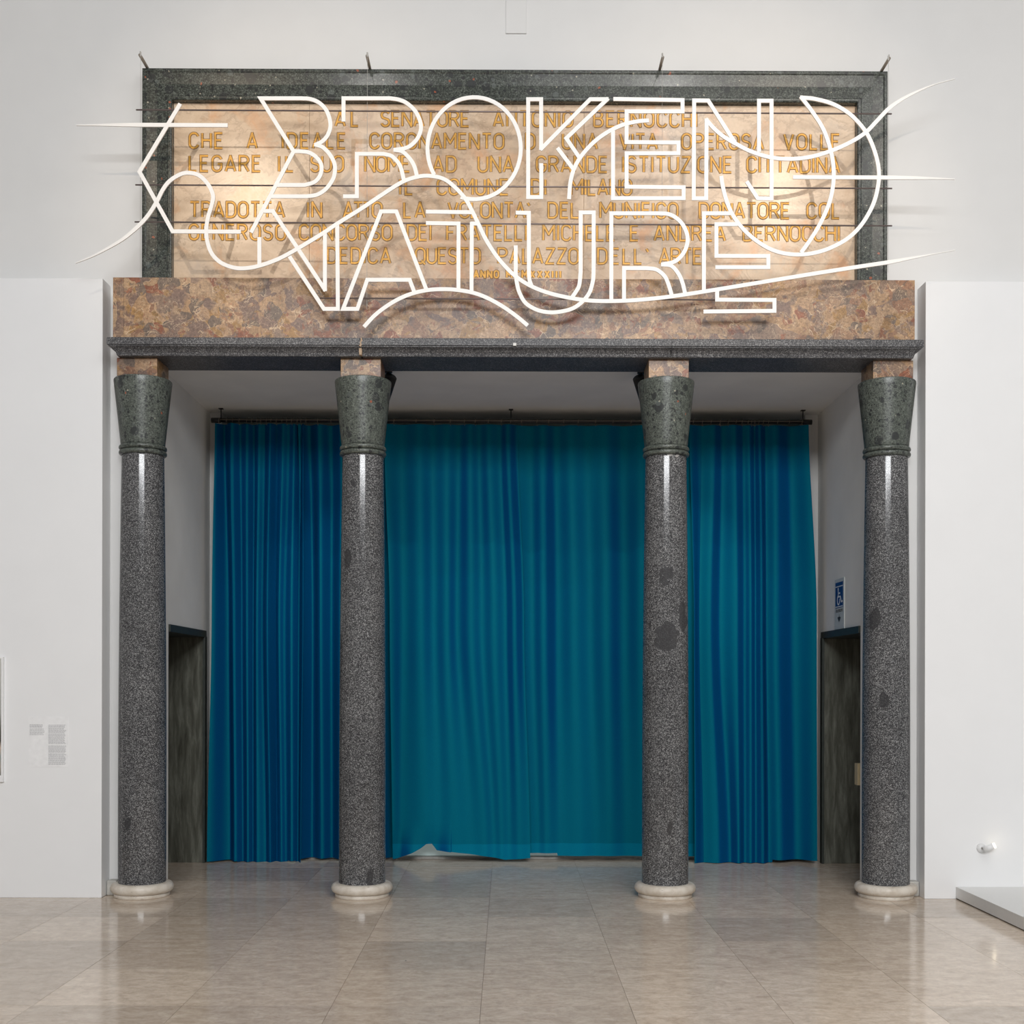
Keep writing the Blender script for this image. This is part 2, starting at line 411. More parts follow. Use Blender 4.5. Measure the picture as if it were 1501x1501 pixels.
def arc(cx, cy, rx, ry, a0, a1, n=14):
    return [(cx+rx*math.cos(math.radians(a0+(a1-a0)*i/n)), cy+ry*math.sin(math.radians(a0+(a1-a0)*i/n))) for i in range(n+1)]
def S(name, bm, m, parent=None, smooth=False, structure=True):
    o = obj(name, bm, m, parent, smooth)
    if structure and parent is None: o['kind'] = 'structure'
    return o

# ------------------------------------------------------------------ key dimensions (metres)
YW = 9.04      # plane of the old hall wall
YP = 8.86      # plane of the white partition walls
YB = 10.84     # back of the recess
XL, XR = at(307, 1100, YB)[0], at(1198, 1100, YB)[0]
ZC = 4.10      # recess ceiling
ZS = 4.045     # underside of cornice
YF = 8.77      # front of cornice foot
YS = 8.60      # plane of the white lettering
HX0, HX1, HY0, HZ = -6.6, 7.2, -6.5, 8.6
PZ = at(151, 408, YP)[2]
PXL = at(149.5, 900, YP)[0]; PXR = at(1356, 900, YP)[0]

# ------------------------------------------------------------------ setting
fl = S('floor', bbox(HX0, HX1, HY0, 11.2, -0.15, -0.004), M['joint'])
TS = 0.745; TX0 = -0.126-0.0; TY0 = 5.892
rows = [TY0+TS*k for k in range(-6, 7)]
for r in rows:
    y0, y1 = r, min(r+TS, 11.05)
    if y1-y0 < 0.1: continue
    inner = r > 8.8
    xa, xb = (-3.04, 3.2) if inner else (-5.34, 5.9)
    if r > 9.5: xa, xb = XL-0.35, XR+0.35
    k = math.ceil((xa-TX0)/TS - 1)
    while TX0+TS*k < xb:
        x0, x1 = max(xa, TX0+TS*k), min(xb, TX0+TS*(k+1))
        if x1-x0 > 0.03:
            bm = bmesh.new(); g_ = 0.0009
            jit = random.uniform(0, 0.0006)
            box(bm, x0+g_, x1-g_, y0+g_, y1-g_, -0.02, 0.0-jit)
            obj('floor_tile', bm, M['floor'], fl)
        k += 1

# old hall wall with the opening
bm = bmesh.new()
box(bm, HX0, XL-0.7, YW, YW+0.2, 0, HZ)
box(bm, XL-0.7, XL, YW, YW+0.14, 0, HZ)
box(bm, XR, XR+0.7, YW, YW+0.14, 0, HZ)
box(bm, XR+0.7, HX1, YW, YW+0.2, 0, HZ)
box(bm, XL, XR, YW, YW+0.14, 4.168, HZ)
S('wall_back', bm, M['wall'])
bm = bbox(HX0, PXL, YP, YP+0.178, 0, PZ, bev=0.003); S('wall_front_left', bm, M['panel'])
bm = bbox(PXR, HX1, YP, YP+0.178, 0, PZ, bev=0.003); S('wall_front_right', bm, M['panel'])
S('wall_left', bbox(HX0-0.2, HX0, HY0, 9.2, 0, HZ), M['hallwall'])
S('wall_right', bbox(HX1, HX1+0.2, HY0, 9.2, 0, HZ), M['hallwall'])
S('wall_rear', bbox(HX0, HX1, HY0-0.2, HY0, 0, HZ), M['hallwall'])
S('ceiling', bbox(HX0-0.2, HX1+0.2, HY0-0.2, 9.3, HZ, HZ+0.2), M['ceil'])

# recess: side walls with a doorway each, ceiling, back wall frame
YD0, YD1 = atX(1261, 1100, XR)[1], atX(1205.5, 1100, XR)[1]     # near and far edge of the doorways
ZD = 2.03
def side(sgn, X, nm, dn):
    a, b = (X, X+0.7) if sgn > 0 else (X-0.7, X)
    bm = bmesh.new()
    box(bm, a, b, YW+0.14, YD0, 0, ZC+0.1)
    box(bm, a, b, YD1, YB+0.2, 0, ZC+0.1)
    box(bm, a, b, YD0, YD1, ZD+0.06, ZC+0.1)
    S(nm, bm, M['plaster'])
    # doorway: stone lining
    d = bpy.data.objects.new(dn, None); COL.objects.link(d); d.location = (X, YD1, 0); d['kind'] = 'structure'
    p = 0.012
    def bx(x0, x1): return (min(x0, x1), max(x0, x1))
    f0, f1 = bx(X-sgn*p, X+sgn*0.69)
    obj('far_jamb', bbox(f0+0.0, f1, YD1-0.035, YD1-0.0005, 0, ZD, bev=0.002), M['door'], d)
    e0, e1 = bx(X-sgn*p*1.6, X-sgn*0.0005)
    obj('jamb_edge', bbox(e0, e1, YD1-0.062, YD1+0.006, 0, ZD+0.005), M['door_edge'], d)
    obj('lintel', bbox(f0-0.004 if sgn > 0 else f0, f1 if sgn > 0 else f1+0.004, YD0+0.001, YD1+0.006, ZD, ZD+0.06, bev=0.002), M['door_edge'], d)
    obj('near_jamb', bbox(*bx(X+sgn*0.02, X+sgn*0.69), YD0+0.0005, YD0+0.03, 0, ZD, bev=0.002), M['door'], d)
    g0, g1 = bx(X+sgn*0.69, X+sgn*0.75)
    obj('inner_door_leaf', bbox(g0, g1, YD0-0.1, YD1+0.1, 0, ZD+0.1), M['door_edge'], d)
side(1, XR, 'wall_recess_right', 'door_1')
side(-1, XL, 'wall_recess_left', 'door_2')
S('ceiling_recess', bbox(XL, XR, YW+0.141, YB+0.25, ZC, ZC+0.12), M['plaster'])
xo0, xo1 = at(325, 700, YB)[0], at(1180, 700, YB)[0]
bm = bmesh.new(); box(bm, XL, xo0, YB, YB+0.2, 0, ZC); box(bm, xo1, XR, YB, YB+0.2, 0, ZC)
S('trim_1', bm, M['wall'])
S('wall_recess_back', bbox(XL, XR, YB+0.2, YB+0.3, 0, ZC), M['palepanel'])
gl = S('added_glow_pane_1', bbox(xo0+0.3, xo1-0.9, YB+0.10, YB+0.12, 0.022, 0.34), M['pane_glow'])  # glowing pane added to brighten the pale strip under the curtain hems
S('trim_2', bbox(xo0, xo1, YB+0.02, YB+0.2, 0, 0.022, bev=0.003), M['basewhite'])
# stone footing between partition walls and the outer columns
for i, (a, b) in enumerate(((PXL+0.005, at(176, 1300, YW)[0]), (at(1326, 1300, YW)[0], PXR-0.005))):
    bm = bbox(a, b, 8.955, YW-0.001, 0, 0.115, bev=0.01); S('trim_%d' % (3+i), bm, M['basewhite'])
# hatch strip high on the wall
h0, h1 = at(741.5, 50, YW)[0], at(771.5, 50, YW)[0]
o = obj('cable_cover', bbox(h0, h1, YW-0.012, YW, at(757, 50, YW)[2], HZ-0.01, bev=0.002), M['wall'])
tag(o, 'white painted cable cover strip running up the wall above the inscription', 'cable cover')

# ------------------------------------------------------------------ columns
YC = 8.97
def z_at(py, Y, px=750): return at(px, py, Y)[2]
def make_column(px, label):
    X = at(px, 950, YC)[0]; c = (X, YC, 0)
    t = thing('column', label, 'column', c, 'stone columns of the portico')
    bm = bmesh.new()
    prof = [(0.203, 0), (0.205, 0.002), (0.205, 0.024), (0.200, 0.027)]
    prof += [(0.196+0.036*math.cos(a), 0.066+0.038*math.sin(a)) for a in [math.radians(-78+156*i/12) for i in range(13)]]
    prof += [(0.185, 0.1045)]
    lathe(bm, c, prof); obj('base', bm, M['base'], t, True)
    bm = bmesh.new()
    prof = [(0.1765, 0.104)]
    for i in range(0, 21):
        s = i/20; prof.append((0.176-0.020*s**1.8+0.003*math.sin(PI*s), 0.106+s*(3.325-0.106)))
    prof += [(0.155, 3.338)]
    lathe(bm, c, prof, 96); obj('shaft', bm, M['granite'], t, True)
    for z in (3.356, 3.394):
        bm = bmesh.new()
        prof = [(0.15, z-0.0185)]+[(0.160+0.0165*math.cos(a), z+0.0185*math.sin(a)) for a in [math.radians(-85+170*i/10) for i in range(11)]]+[(0.15, z+0.0185)]
        lathe(bm, c, prof); obj('necking_ring', bm, M['serp'], t, True)
    bm = bmesh.new()
    prof = [(0.158, 3.4125), (0.162, 3.416)]
    for i in range(13):
        s = i/12; prof.append((0.163+0.047*s+0.004*s*s, 3.42+s*(3.895-3.42)))
    prof += [(0.213, 3.905), (0.209, 3.909)]
    lathe(bm, c, prof, 72); o = obj('capital', bm, M['serp'], t, True)
    o.data.set_sharp_from_angle(angle=math.radians(35)) if hasattr(o.data, 'set_sharp_from_angle') else None
    obj('impost_block', bbox(X-0.15, X+0.15, 8.82, 9.12, 3.909, ZS, bev=0.002), M['breccia_light'], t)
    return t, X
cols = [make_column(209, 'grey granite column at the far left beside the left partition wall'),
        make_column(531.5, 'grey granite column left of centre, before the loose left curtain'),
        make_column(975.5, 'grey granite column right of centre with a large dark patch at mid height'),
        make_column(1299, 'grey granite column at the far right by the accessibility sign')]

# ------------------------------------------------------------------ cornice and frieze
pc = 0.062
xa = at(156, 500, YF-pc)[0]+pc; xb = at(1354.5, 505, YF-pc)[0]-pc
ZT = 4.168
xj = [xa, at(529, 510, YF-0.05)[0], at(984.6, 510, YF-0.05)[0], xb]
prof = [(0.0, ZS), (0.004, ZS+0.003), (0.010, ZS+0.024), (0.026, ZS+0.044), (0.044, ZS+0.056), (0.052, ZS+0.060), (0.052, ZS+0.066), (pc, ZS+0.070), (pc, ZT-0.004), (pc-0.004, ZT)]
ent = thing('cornice', 'dark grey granite cornice spanning the four columns under the brown marble band', 'cornice', ((xa+xb)/2, YF, ZS))
for k in range(3):
    bm = bmesh.new(); x0, x1 = xj[k], xj[k+1]
    g0 = 0.004 if k == 1 else (0.0012 if k else 0); g1 = 0.005 if k == 0 else (0.0012 if k == 1 else 0)
    A = []; B = []
    for p, z in prof:
        A.append(bm.verts.new((x0+g0-(p if k == 0 else 0), YF-p, z))); B.append(bm.verts.new((x1-g1+(p if k == 2 else 0), YF-p, z)))
    BA = []; BB = []
    for p, z in prof:
        BA.append(bm.verts.new((x0+g0-(p if k == 0 else 0), 9.17 if k == 1 or True else 9.04, z))); BB.append(bm.verts.new((x1-g1+(p if k == 2 else 0), 9.17, z)))
    n = len(prof)
    for i in range(n-1):
        bm.faces.new((A[i], B[i], B[i+1], A[i+1]))
        bm.faces.new((BA[i+1], A[i+1], A[i], BA[i])); bm.faces.new((B[i+1], BB[i+1], BB[i], B[i]))
    bm.faces.new((A[-1], B[-1], BB[-1], BA[-1])); bm.faces.new((B[0], A[0], BA[0], BB[0])); bm.faces.new((BA[0], BA[-1], BB[-1], BB[0]))
    obj('cornice_block', bm, M['granite_dark'], ent)
# mortar filled joint
bm = bmesh.new(); xm = xj[1]
ribbon(bm, [(xm+0.004, ZT+0.0), (xm+0.006, ZT-0.02), (xm-0.002, ZT-0.035), (xm+0.002, ZT-0.05), (xm-0.006, ZS+0.06)], [0.008, 0.014, 0.008, 0.012, 0.016], YF-pc-0.0006, YF-pc+0.02)
ribbon(bm, [(xm-0.006, ZS+0.055), (xm-0.004, ZS+0.03), (xm-0.005, ZS+0.004)], [0.02, 0.022, 0.018], YF-0.04, YF+0.01)
obj('mortar_joint', bm, M['mortar'], ent)
c = at(754.5, 505, YF-pc)
obj('metal_stud', bbox(c[0]-0.014, c[0]+0.014, c[1]-0.006, c[1]-0.0003, c[2]-0.012, c[2]+0.012, bev=0.003), M['wire'], ent)
# thin dark bar lying on the cornice, right
c0, c1 = at(1252.5, 499, YF-0.03), at(1276, 499, YF-0.03)
o = obj('dark_bar', bbox(c0[0], c1[0], YF-0.045, YF-0.015, ZT, ZT+0.012, bev=0.002), M['black'])
tag(o, 'small flat black bar lying on the right end of the cornice', 'bar')

YZ = 8.765
fx0, fx1 = at(165.5, 450, YZ)[0], at(1341, 455, YZ)[0]; fj = at(181, 450, YZ)[0]
FZ = at(750, 408.5, YZ)[2]
fr = thing('marble_frieze', 'brown and red veined marble band on the cornice below the inscription', 'frieze', ((fx0+fx1)/2, YZ, ZT))
obj('marble_slab', bbox(fx0, fj-0.0006, YZ, YW-0.002, ZT, FZ, bev=0.002), M['breccia'], fr)
obj('marble_slab', bbox(fj+0.0006, fx1, YZ, YW-0.002, ZT, FZ, bev=0.002), M['breccia'], fr)

# ------------------------------------------------------------------ framed inscription
YR = 8.89; YQ = 8.945
ox0, ox1 = at(207.5, 250, YR)[0], at(1301.5, 250, YR)[0]; oz = at(750, 101.3, YR)[2]
ix0, ix1 = at(251.5, 250, YR)[0], at(1256.5, 250, YR)[0]; iz = at(750, 148, YR)[2]
ins = thing('inscription_tablet', 'peach marble tablet with gilded capital lettering in a dark green stone frame', 'inscription', ((ox0+ox1)/2, YR, FZ))
def frame_bar(x0, x1, z0, z1, vert):
    """bar with a raised cushion border along both long edges"""
    bm = bmesh.new()
    W = (x1-x0) if vert else (z1-z0)
    pr = [(0, YW-0.002), (0, YR+0.012), (0.004, YR+0.003), (0.012, YR), (0.026, YR), (0.034, YR+0.006), (W/2, YR+0.009), (W-0.034, YR+0.006), (W-0.026, YR), (W-0.010, YR), (W-0.003, YR+0.004), (W, YR+0.012), (W, YW-0.002)]
    a = []; b = []
    for t, y in pr:
        u = t/W
        if vert == 1: zt_ = oz+(iz-oz)*u; a.append(bm.verts.new((x0+t, y, z0))); b.append(bm.verts.new((x0+t, y, zt_)))
        elif vert == 2: zt_ = iz+(oz-iz)*u; a.append(bm.verts.new((x0+t, y, z0))); b.append(bm.verts.new((x0+t, y, zt_)))
        else: a.append(bm.verts.new((ix0+(ox0-ix0)*u+0.0005, y, z0+t))); b.append(bm.verts.new((ix1+(ox1-ix1)*u-0.0005, y, z0+t)))
    for i in range(len(pr)): 
        j = (i+1) % len(pr); bm.faces.new((a[i], b[i], b[j], a[j]))
    bm.faces.new(a); bm.faces.new(b[::-1])
    return bm
obj('frame_rail', frame_bar(ox0, ox1, iz, oz, 0), M['serp_dark'], ins)
obj('frame_stile', frame_bar(ox0, ix0, FZ, iz, 1), M['serp_dark'], ins)
obj('frame_stile', frame_bar(ix1, ox1, FZ, iz, 2), M['serp_dark'], ins)
js = [ix0]+[at(p, 250, YQ)[0] for p in (453.5, 856)]+[ix1]
for a, b in zip(js, js[1:]):
    obj('marble_slab', bbox(a+0.0007, b-0.0007, YQ, YW-0.003, FZ, iz-0.0005, bev=0.0012, seg=1), M['plaque'], ins)

# stroke alphabet, unit height
def rr(x0, x1, z0, z1, r, a=None):
    return None
ALPHA = {}
def L(ch, w, *st): ALPHA[ch] = (w, st)
ov = arc(.3, .7, .3, .3, 90, 0, 8)+arc(.3, .3, .3, .3, 0, -90, 8)+arc(.3, .3, .3, .3, -90, -180, 8)+arc(.3, .7, .3, .3, 180, 90, 8)
L('A', .62, [(0, 0), (.31, 1), (.62, 0)], [(.1, .27), (.52, .27)])
L('B', .58, [(0, 0), (0, 1)]+[(.3, 1)]+arc(.3, .77, .23, .23, 90, -90, 8)+[(0, .54)], [(0, .54)]+arc(.3, .27, .27, .27, 90, -90, 8)+[(0, 0)])
L('C', .56, arc(.29, .71, .29, .29, 15, 180, 12)+arc(.29, .29, .29, .29, 180, 345, 12))
L('D', .58, [(0, 0), (0, 1), (.25, 1)]+arc(.27, .69, .31, .31, 90, 0, 8)+arc(.27, .31, .31, .31, 0, -90, 8)+[(0, 0)])
L('E', .48, [(.48, 1), (0, 1), (0, 0), (.48, 0)], [(0, .53), (.4, .53)])
L('F', .46, [(.46, 1), (0, 1), (0, 0)], [(0, .53), (.4, .53)])
L('G', .58, arc(.29, .71, .29, .29, 15, 180, 12)+arc(.29, .29, .29, .29, 180, 360, 12)+[(.58, .48), (.34, .48)])
L('H', .58, [(0, 0), (0, 1)], [(.58, 0), (.58, 1)], [(0, .53), (.58, .53)])
L('I', .05, [(.025, 0), (.025, 1)])
L('L', .44, [(0, 1), (0, 0), (.44, 0)])
L('M', .72, [(0, 0), (0, 1), (.36, .38), (.72, 1), (.72, 0)])
L('N', .6, [(0, 0), (0, 1), (.6, 0), (.6, 1)])
L('O', .6, ov)
L('P', .56, [(0, 0), (0, 1)]+arc(.29, .74, .27, .26, 90, -90, 10)+[(0, .48)])
L('Q', .6, ov, [(.36, .2), (.62, -.08)])
L('R', .58, [(0, 0), (0, 1)]+arc(.29, .75, .27, .25, 90, -90, 10)+[(0, .5)], [(.3, .5), (.58, 0)])
L('S', .54, arc(.27, .745, .25, .25, 20, 180, 9)+catmull([(.02, .72), (.08, .58), (.27, .5), (.46, .42), (.53, .27)], 4)+arc(.27, .255, .26, .255, 0, -165, 10))
L('T', .58, [(0, 1), (.58, 1)], [(.29, 1), (.29, 0)])
L('U', .58, [(0, 1)]+arc(.29, .29, .29, .29, 180, 360, 12)+[(.58, 1)])
L('V', .6, [(0, 1), (.3, 0), (.6, 1)])
L('X', .58, [(0, 0), (.58, 1)], [(0, 1), (.58, 0)])
L('Z', .54, [(0, 1), (.54, 1), (0, 0), (.54, 0)])
L("'", .12, [(0, 1), (.12, .8)])
def word(txt, xa_, xb_, yt, yb):
    xm_ = (xa_+xb_)/2; dy = (xm_-500)*0.0021
    a = at(xa_+1, yb+dy, YQ); b = at(xb_-1, yb+dy, YQ); tp = at(xm_, yt+dy, YQ)
    zb = (a[2]+b[2])/2+0.006; h = tp[2]-zb-0.006
    wsum = sum(ALPHA[c][0] for c in txt)*h; gap = ((b[0]-a[0])-wsum)/max(1, len(txt)-1)
    bm = bmesh.new(); x = a[0]
    for i, c in enumerate(txt):
        wd, sts = ALPHA[c]
        for j, st in enumerate(sts):
            pts = [(x+p[0]*h, zb+p[1]*h) for p in st]
            e = 0.00012*j
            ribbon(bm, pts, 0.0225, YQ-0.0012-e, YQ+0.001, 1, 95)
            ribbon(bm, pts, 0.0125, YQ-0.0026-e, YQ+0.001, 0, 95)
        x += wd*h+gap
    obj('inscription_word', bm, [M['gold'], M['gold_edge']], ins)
ROWS = [
 ((162, 186), [('AL', 491, 526), ('SENATORE', 558, 688), ('ANTONIO', 723, 840), ('BERNOCCHI', 870, 1022)]),
 ((194.6, 218.6), [('CHE', 277, 327), ('A', 362, 377), ('IDEALE', 413, 507), ('CORONAMENTO', 542, 739), ('DI', 770, 795), ('UNA', 824, 876), ('VITA', 908, 964), ('OPEROSA', 999, 1119.5), ('VOLLE', 1148.5, 1231)]),
 ((228, 252.6), [('LEGARE', 277, 382.5), ('IL', 407.5, 430.5), ('SUO', 455, 504), ('NOME', 534.5, 601), ('AD', 634.5, 669), ('UNA', 700.5, 753), ('GRANDE', 786, 890.5), ('ISTITUZIONE', 912, 1073), ('CITTADINA', 1094.5, 1231)]),
 ((261.6, 286), [('IL', 585, 605.5), ('COMUNE', 640.5, 745.5), ('DI', 778.5, 801), ('MILANO', 836.5, 926.5)]),
 ((295.6, 319.8), [('TRADOTTA', 278, 417.5), ('IN', 450, 472), ('ATTO', 503, 560.5), ('LA', 591.5, 623.5), ("VOLONTA'", 656.5, 777), ('DEL', 803, 848.5), ('MUNIFICO', 879, 994), ('DONATORE', 1024.5, 1157.5), ('COL', 1182.5, 1231)]),
 ((328.6, 352.8), [('GENEROSO', 277, 419), ('CONCORSO', 438.5, 575), ('DEI', 596.5, 632.5), ('FRATELLI', 654.5, 772.5), ('MICHELE', 795.5, 901.5), ('E', 923.5, 936), ('ANDREA', 958.5, 1063.5), ('BERNOCCHI', 1089, 1231)]),
 ((362.6, 386.8), [('DEDICA', 479.5, 573), ('QUESTO', 608.5, 704.5), ('PALAZZO', 729.5, 848.5), ("DELL'", 875.5, 951), ('ARTE', 966, 1028.5)]),
 ((395.6, 407.6), [('ANNO', 694, 731.5), ('MCMXXXIII', 742, 822.5)]),
]
for (yt, yb), ws in ROWS:
    for t_, a_, b_ in ws: word(t_, a_, b_, yt, yb)

# ------------------------------------------------------------------ white outline lettering hung in front
sg = thing('outlined_lettering', 'white outlined metal lettering reading BROKEN NATURE with looping lines, hung before the inscription', 'sign', at(754, 480, YS))
eps = [0]
def strokes(name, plist, wpx=5.7, label=None):
    bm = bmesh.new()
    for st in plist:
        wl = wpx
        pts = []
        ws = None
        if isinstance(st, dict): ws = st['w']; st = st['p']
        pp = [at(x, y, YS) for x, y in st]
        pts = [(p[0], p[2]) for p in pp]
        eps[0] += 1; e = 0.00009*eps[0]
        k = YS/F
        ribbon(bm, pts, [v*k for v in ws] if ws else wpx*k, YS-0.004-e, YS+0.004-e*0.5, 0, None if ws else 132)
    return obj(name, bm, M['signwhite'], sg, label=label)
cm = catmull
bowl = cm([(442, 144.4), (455, 145.5), (468, 151), (479, 163), (484.5, 182), (481, 197), (473, 207), (463, 212.4)])
strokes('letter_b', [[(368, 341), (430.5, 222), (382, 144.4)]+bowl+cm([(463, 212.4), (473, 216), (483, 226), (490, 239), (491, 251), (488, 263), (478, 277), (465, 285.5), (450, 288)])[1:]+[(397, 288)],
    [(430.5, 222), (440, 222)]+cm([(440, 222), (452, 223.5), (462, 229), (469.5, 238), (471.5, 247), (469, 258), (461, 267), (447, 271.4)])[1:]+[(406, 271.4)]])
strokes('letter_r', [[(503.6, 178.4), (503.6, 144.4)]+cm([(572, 144.4), (585, 146.5), (597, 152), (610, 165), (617.2, 185), (612, 203), (598, 216), (579, 220)])+cm([(579, 220), (590, 222.5), (600, 232), (607, 243), (611.2, 258)])[1:],
    [(503, 288), (523.2, 288), (523.2, 225.8)]+cm([(562, 225.8), (574, 229), (584, 239), (588.5, 249), (592, 264)])])
o_pts = []
a0 = math.degrees(math.atan2((258-217.6)/74.8, (634-695)/68.4)); 
o_pts = arc(695, 217.6, 68.4, 74.8, a0, a0+360-42, 48)
strokes('letter_o', [o_pts])
strokes('letter_k', [[(793.4, 239.6), (793.4, 289.2), (774.2, 289.2), (774.2, 145.8), (793.2, 145.8), (793.2, 218.5), (865, 145.8), (890, 145.8), (830, 203), (849, 231)], [(817, 217), (841, 249)]])
strokes('letter_e', [[(899, 145.4), (1000.4, 147), (1000.4, 163.6), (918.4, 163.6), (918.4, 208.6), (994.4, 209.2), (994.4, 224.8), (918.4, 225), (918.4, 274), (1002, 274.8), (1002, 290.8), (898.5, 290.8), (898.5, 190)]])
strokes('letter_n', [[(1077, 209), (1038, 147.8), (1017.4, 147.6), (1016.8, 291), (1035, 291), (1035.6, 176)]+cm([(1035.6, 176), (1046, 188), (1060, 200), (1078, 211)])[1:],
    [(1112.4, 223), (1112.4, 148), (1130.8, 148), (1130.8, 291.4), (1110.6, 291), (1094.4, 266)]])
strokes('letter_n', [[(387, 309.6), (400, 309.6), (437, 365), (476.4, 425), (476.4, 341)], [(424.4, 376), (475, 453), (495.4, 453), (494.4, 328)]])
strokes('letter_a', [[(607.6, 429), (600.6, 410.4), (538.4, 410.4), (524, 453), (503, 453), (558.6, 310.2), (581, 310.2), (624.8, 424)]])
strokes('letter_t', [[(624.4, 310.6), (691, 311.4)], [(624.4, 327.2), (672.2, 328), (672, 423)], [(699, 328), (691.6, 328), (691.2, 427)]])
strokes('letter_u', [[(756, 312), (775.2, 312.4), (775.2, 398)]+cm([(775.2, 398), (776, 410), (779, 419)])[1:],
    [(756, 360), (756, 403)]+cm([(756, 403), (757.5, 414), (761, 428), (770, 444), (786, 454), (804, 458), (822, 457), (840, 452), (854, 442), (864, 429), (869, 412), (870, 400)])[1:]+[(870.2, 311.8), (851.2, 311.8), (851, 398)]+cm([(851, 398), (849, 418), (844, 428), (838.5, 436)])[1:]])
strokes('letter_r', [[(896, 441), (896, 313)]+cm([(966, 313), (979, 314), (990, 319), (1001, 330), (1007.6, 347), (1006, 362), (999, 375), (988, 384), (971, 388)])+cm([(971, 388), (984, 390), (994, 401), (1000, 414), (1004, 430)])[1:],
    [(914.6, 440), (914.6, 393.4)]+cm([(948, 393.4), (962, 395.5), (974, 405), (980, 418), (984.5, 433)])])
strokes('letter_e', [[(1031.6, 427), (1031.8, 313), (1073, 313)], [(1081, 329), (1050, 329), (1050, 375.4), (1126, 375.6), (1126, 392), (1048.4, 392)], [(1051, 425), (1051, 439.6), (1135, 440), (1135, 456), (1031, 457)]])
strokes('angular_line', [[(264.5, 152.5), (204.8, 252), (253.3, 339.5), (353.3, 340)], [(380.4, 348), (380.4, 388)]])
def taper(pts, i0, i1, w0, w1):
    n = len(pts); out = []
    for i in range(n):
        t = min(1, max(0, (i-i0)/max(1, (i1-i0)))); out.append(w0+(w1-w0)*t)
    return out
bar = [(112, 183.8), (145, 183.6), (175, 183.4), (207, 183.4), (334, 184)]
strokes('straight_line', [{'p': bar, 'w': [1.2, 2.6, 4.6, 5.7, 5.7]}])
bar = [(1162, 260), (1302, 260.6), (1340, 261), (1370, 261.8), (1399, 262.8)]
strokes('straight_line', [{'p': bar, 'w': [5.7, 5.7, 4.6, 2.6, 1.2]}])
main = [(110.7, 386), (132, 377.5), (153, 367), (180, 351), (202.7, 332), (217.3, 316), (230, 296), (238.7, 278.7), (249.3, 265.3), (265, 255.8), (277.5, 253.8), (292, 257.5), (305.3, 270.7), (312.5, 286.7), (310.7, 300), (305.9, 316), (302.7, 334.7), (304, 353.3), (310.7, 372), (324, 385.3), (342.7, 392.6), (360, 393.5), (380, 390), (408, 380), (436, 365), (474, 342), (494, 328.5), (530, 306), (562, 284.5), (590, 267), (612, 259.6), (630, 258.2), (650, 262.5), (666, 274), (682, 291.5), (692, 309.5), (700, 326), (712, 351), (728, 376), (744, 394.5), (758, 407), (776, 418.5), (800, 428.5), (830, 436), (858, 440.3), (880, 441.6), (900, 441.6), (930, 440.4), (970, 436.6), (1004, 432), (1050, 424.8), (1110, 415), (1183, 403), (1250, 392.5), (1303, 384.5), (1330, 379.5), (1360, 374), (1399, 367)]
mp = cm(main, 4); n = len(mp)
wl = []
for p in mp:
    x = p[0]
    wl.append(1.2+4.5*max(0, min(1, (x-110)/92)) if x < 203 else (5.7 if x < 1303 else max(1.0, 5.7-4.7*(x-1303)/70)))
strokes('long_curved_line', [{'p': mp, 'w': wl}])
strokes('arched_line', [cm([(533.6, 479.5), (550, 462), (570, 447), (590, 436), (610, 429), (630, 425.2), (652, 424.2), (672, 425.6), (694, 429.6), (714, 437), (736, 449), (756, 463), (773.6, 477.5)])])
strokes('curved_line', [cm([(951, 177), (936, 178.2), (916, 182.4), (898, 190), (880, 201), (864, 215), (850, 232), (841, 249), (836, 268), (834, 292.4)])])
up = cm([(1078, 211), (1096, 220.5), (1112, 226.5), (1130, 231.2), (1148.7, 233.2), (1170, 232.8), (1194, 229), (1220.7, 220.5), (1247, 208.5), (1268.7, 194.5), (1284.7, 178), (1302, 160), (1320, 147), (1343, 135), (1370, 124), (1399, 116)], 4)
strokes('curved_line', [{'p': up, 'w': [5.7 if p[0] < 1303 else max(1.0, 5.7-4.7*(p[0]-1303)/70) for p in up]}])
strokes('large_loop_line', [cm([(1057, 258.4), (1059, 272), (1064, 292), (1072, 312), (1084, 330), (1100, 346.5), (1118, 359.5), (1134, 367.5), (1151, 372), (1170, 373.5), (1191, 371.5), (1215, 364.5), (1242, 350), (1263, 329), (1279.5, 300), (1287, 271), (1287.5, 247), (1281, 220), (1268.7, 193.5), (1247, 169), (1220.7, 153), (1194, 145.5), (1174.5, 143.5)])[:] +
    cm([(1174.5, 143.5), (1191, 165), (1207, 190.7), (1217, 220), (1221.5, 246.7), (1220.7, 273), (1214.5, 300), (1202, 328), (1188.7, 350), (1174, 370.7)])[1:]])
def rodpx(name, a, b, r, Y, m):
    bm = bmesh.new(); cyl(bm, at(*a, Y), at(*b, Y), r, 8); return obj(name, bm, m, sg, True)
for a, b in (((199.5, 161), (1307, 167)), ((198.5, 271), (1307.5, 276.3)), ((197.5, 325.3), (1307.5, 331)), ((469, 437), (1050, 439.5))):
    rodpx('support_rod', a, b, 0.0058, YS+0.0115, M['rod'])
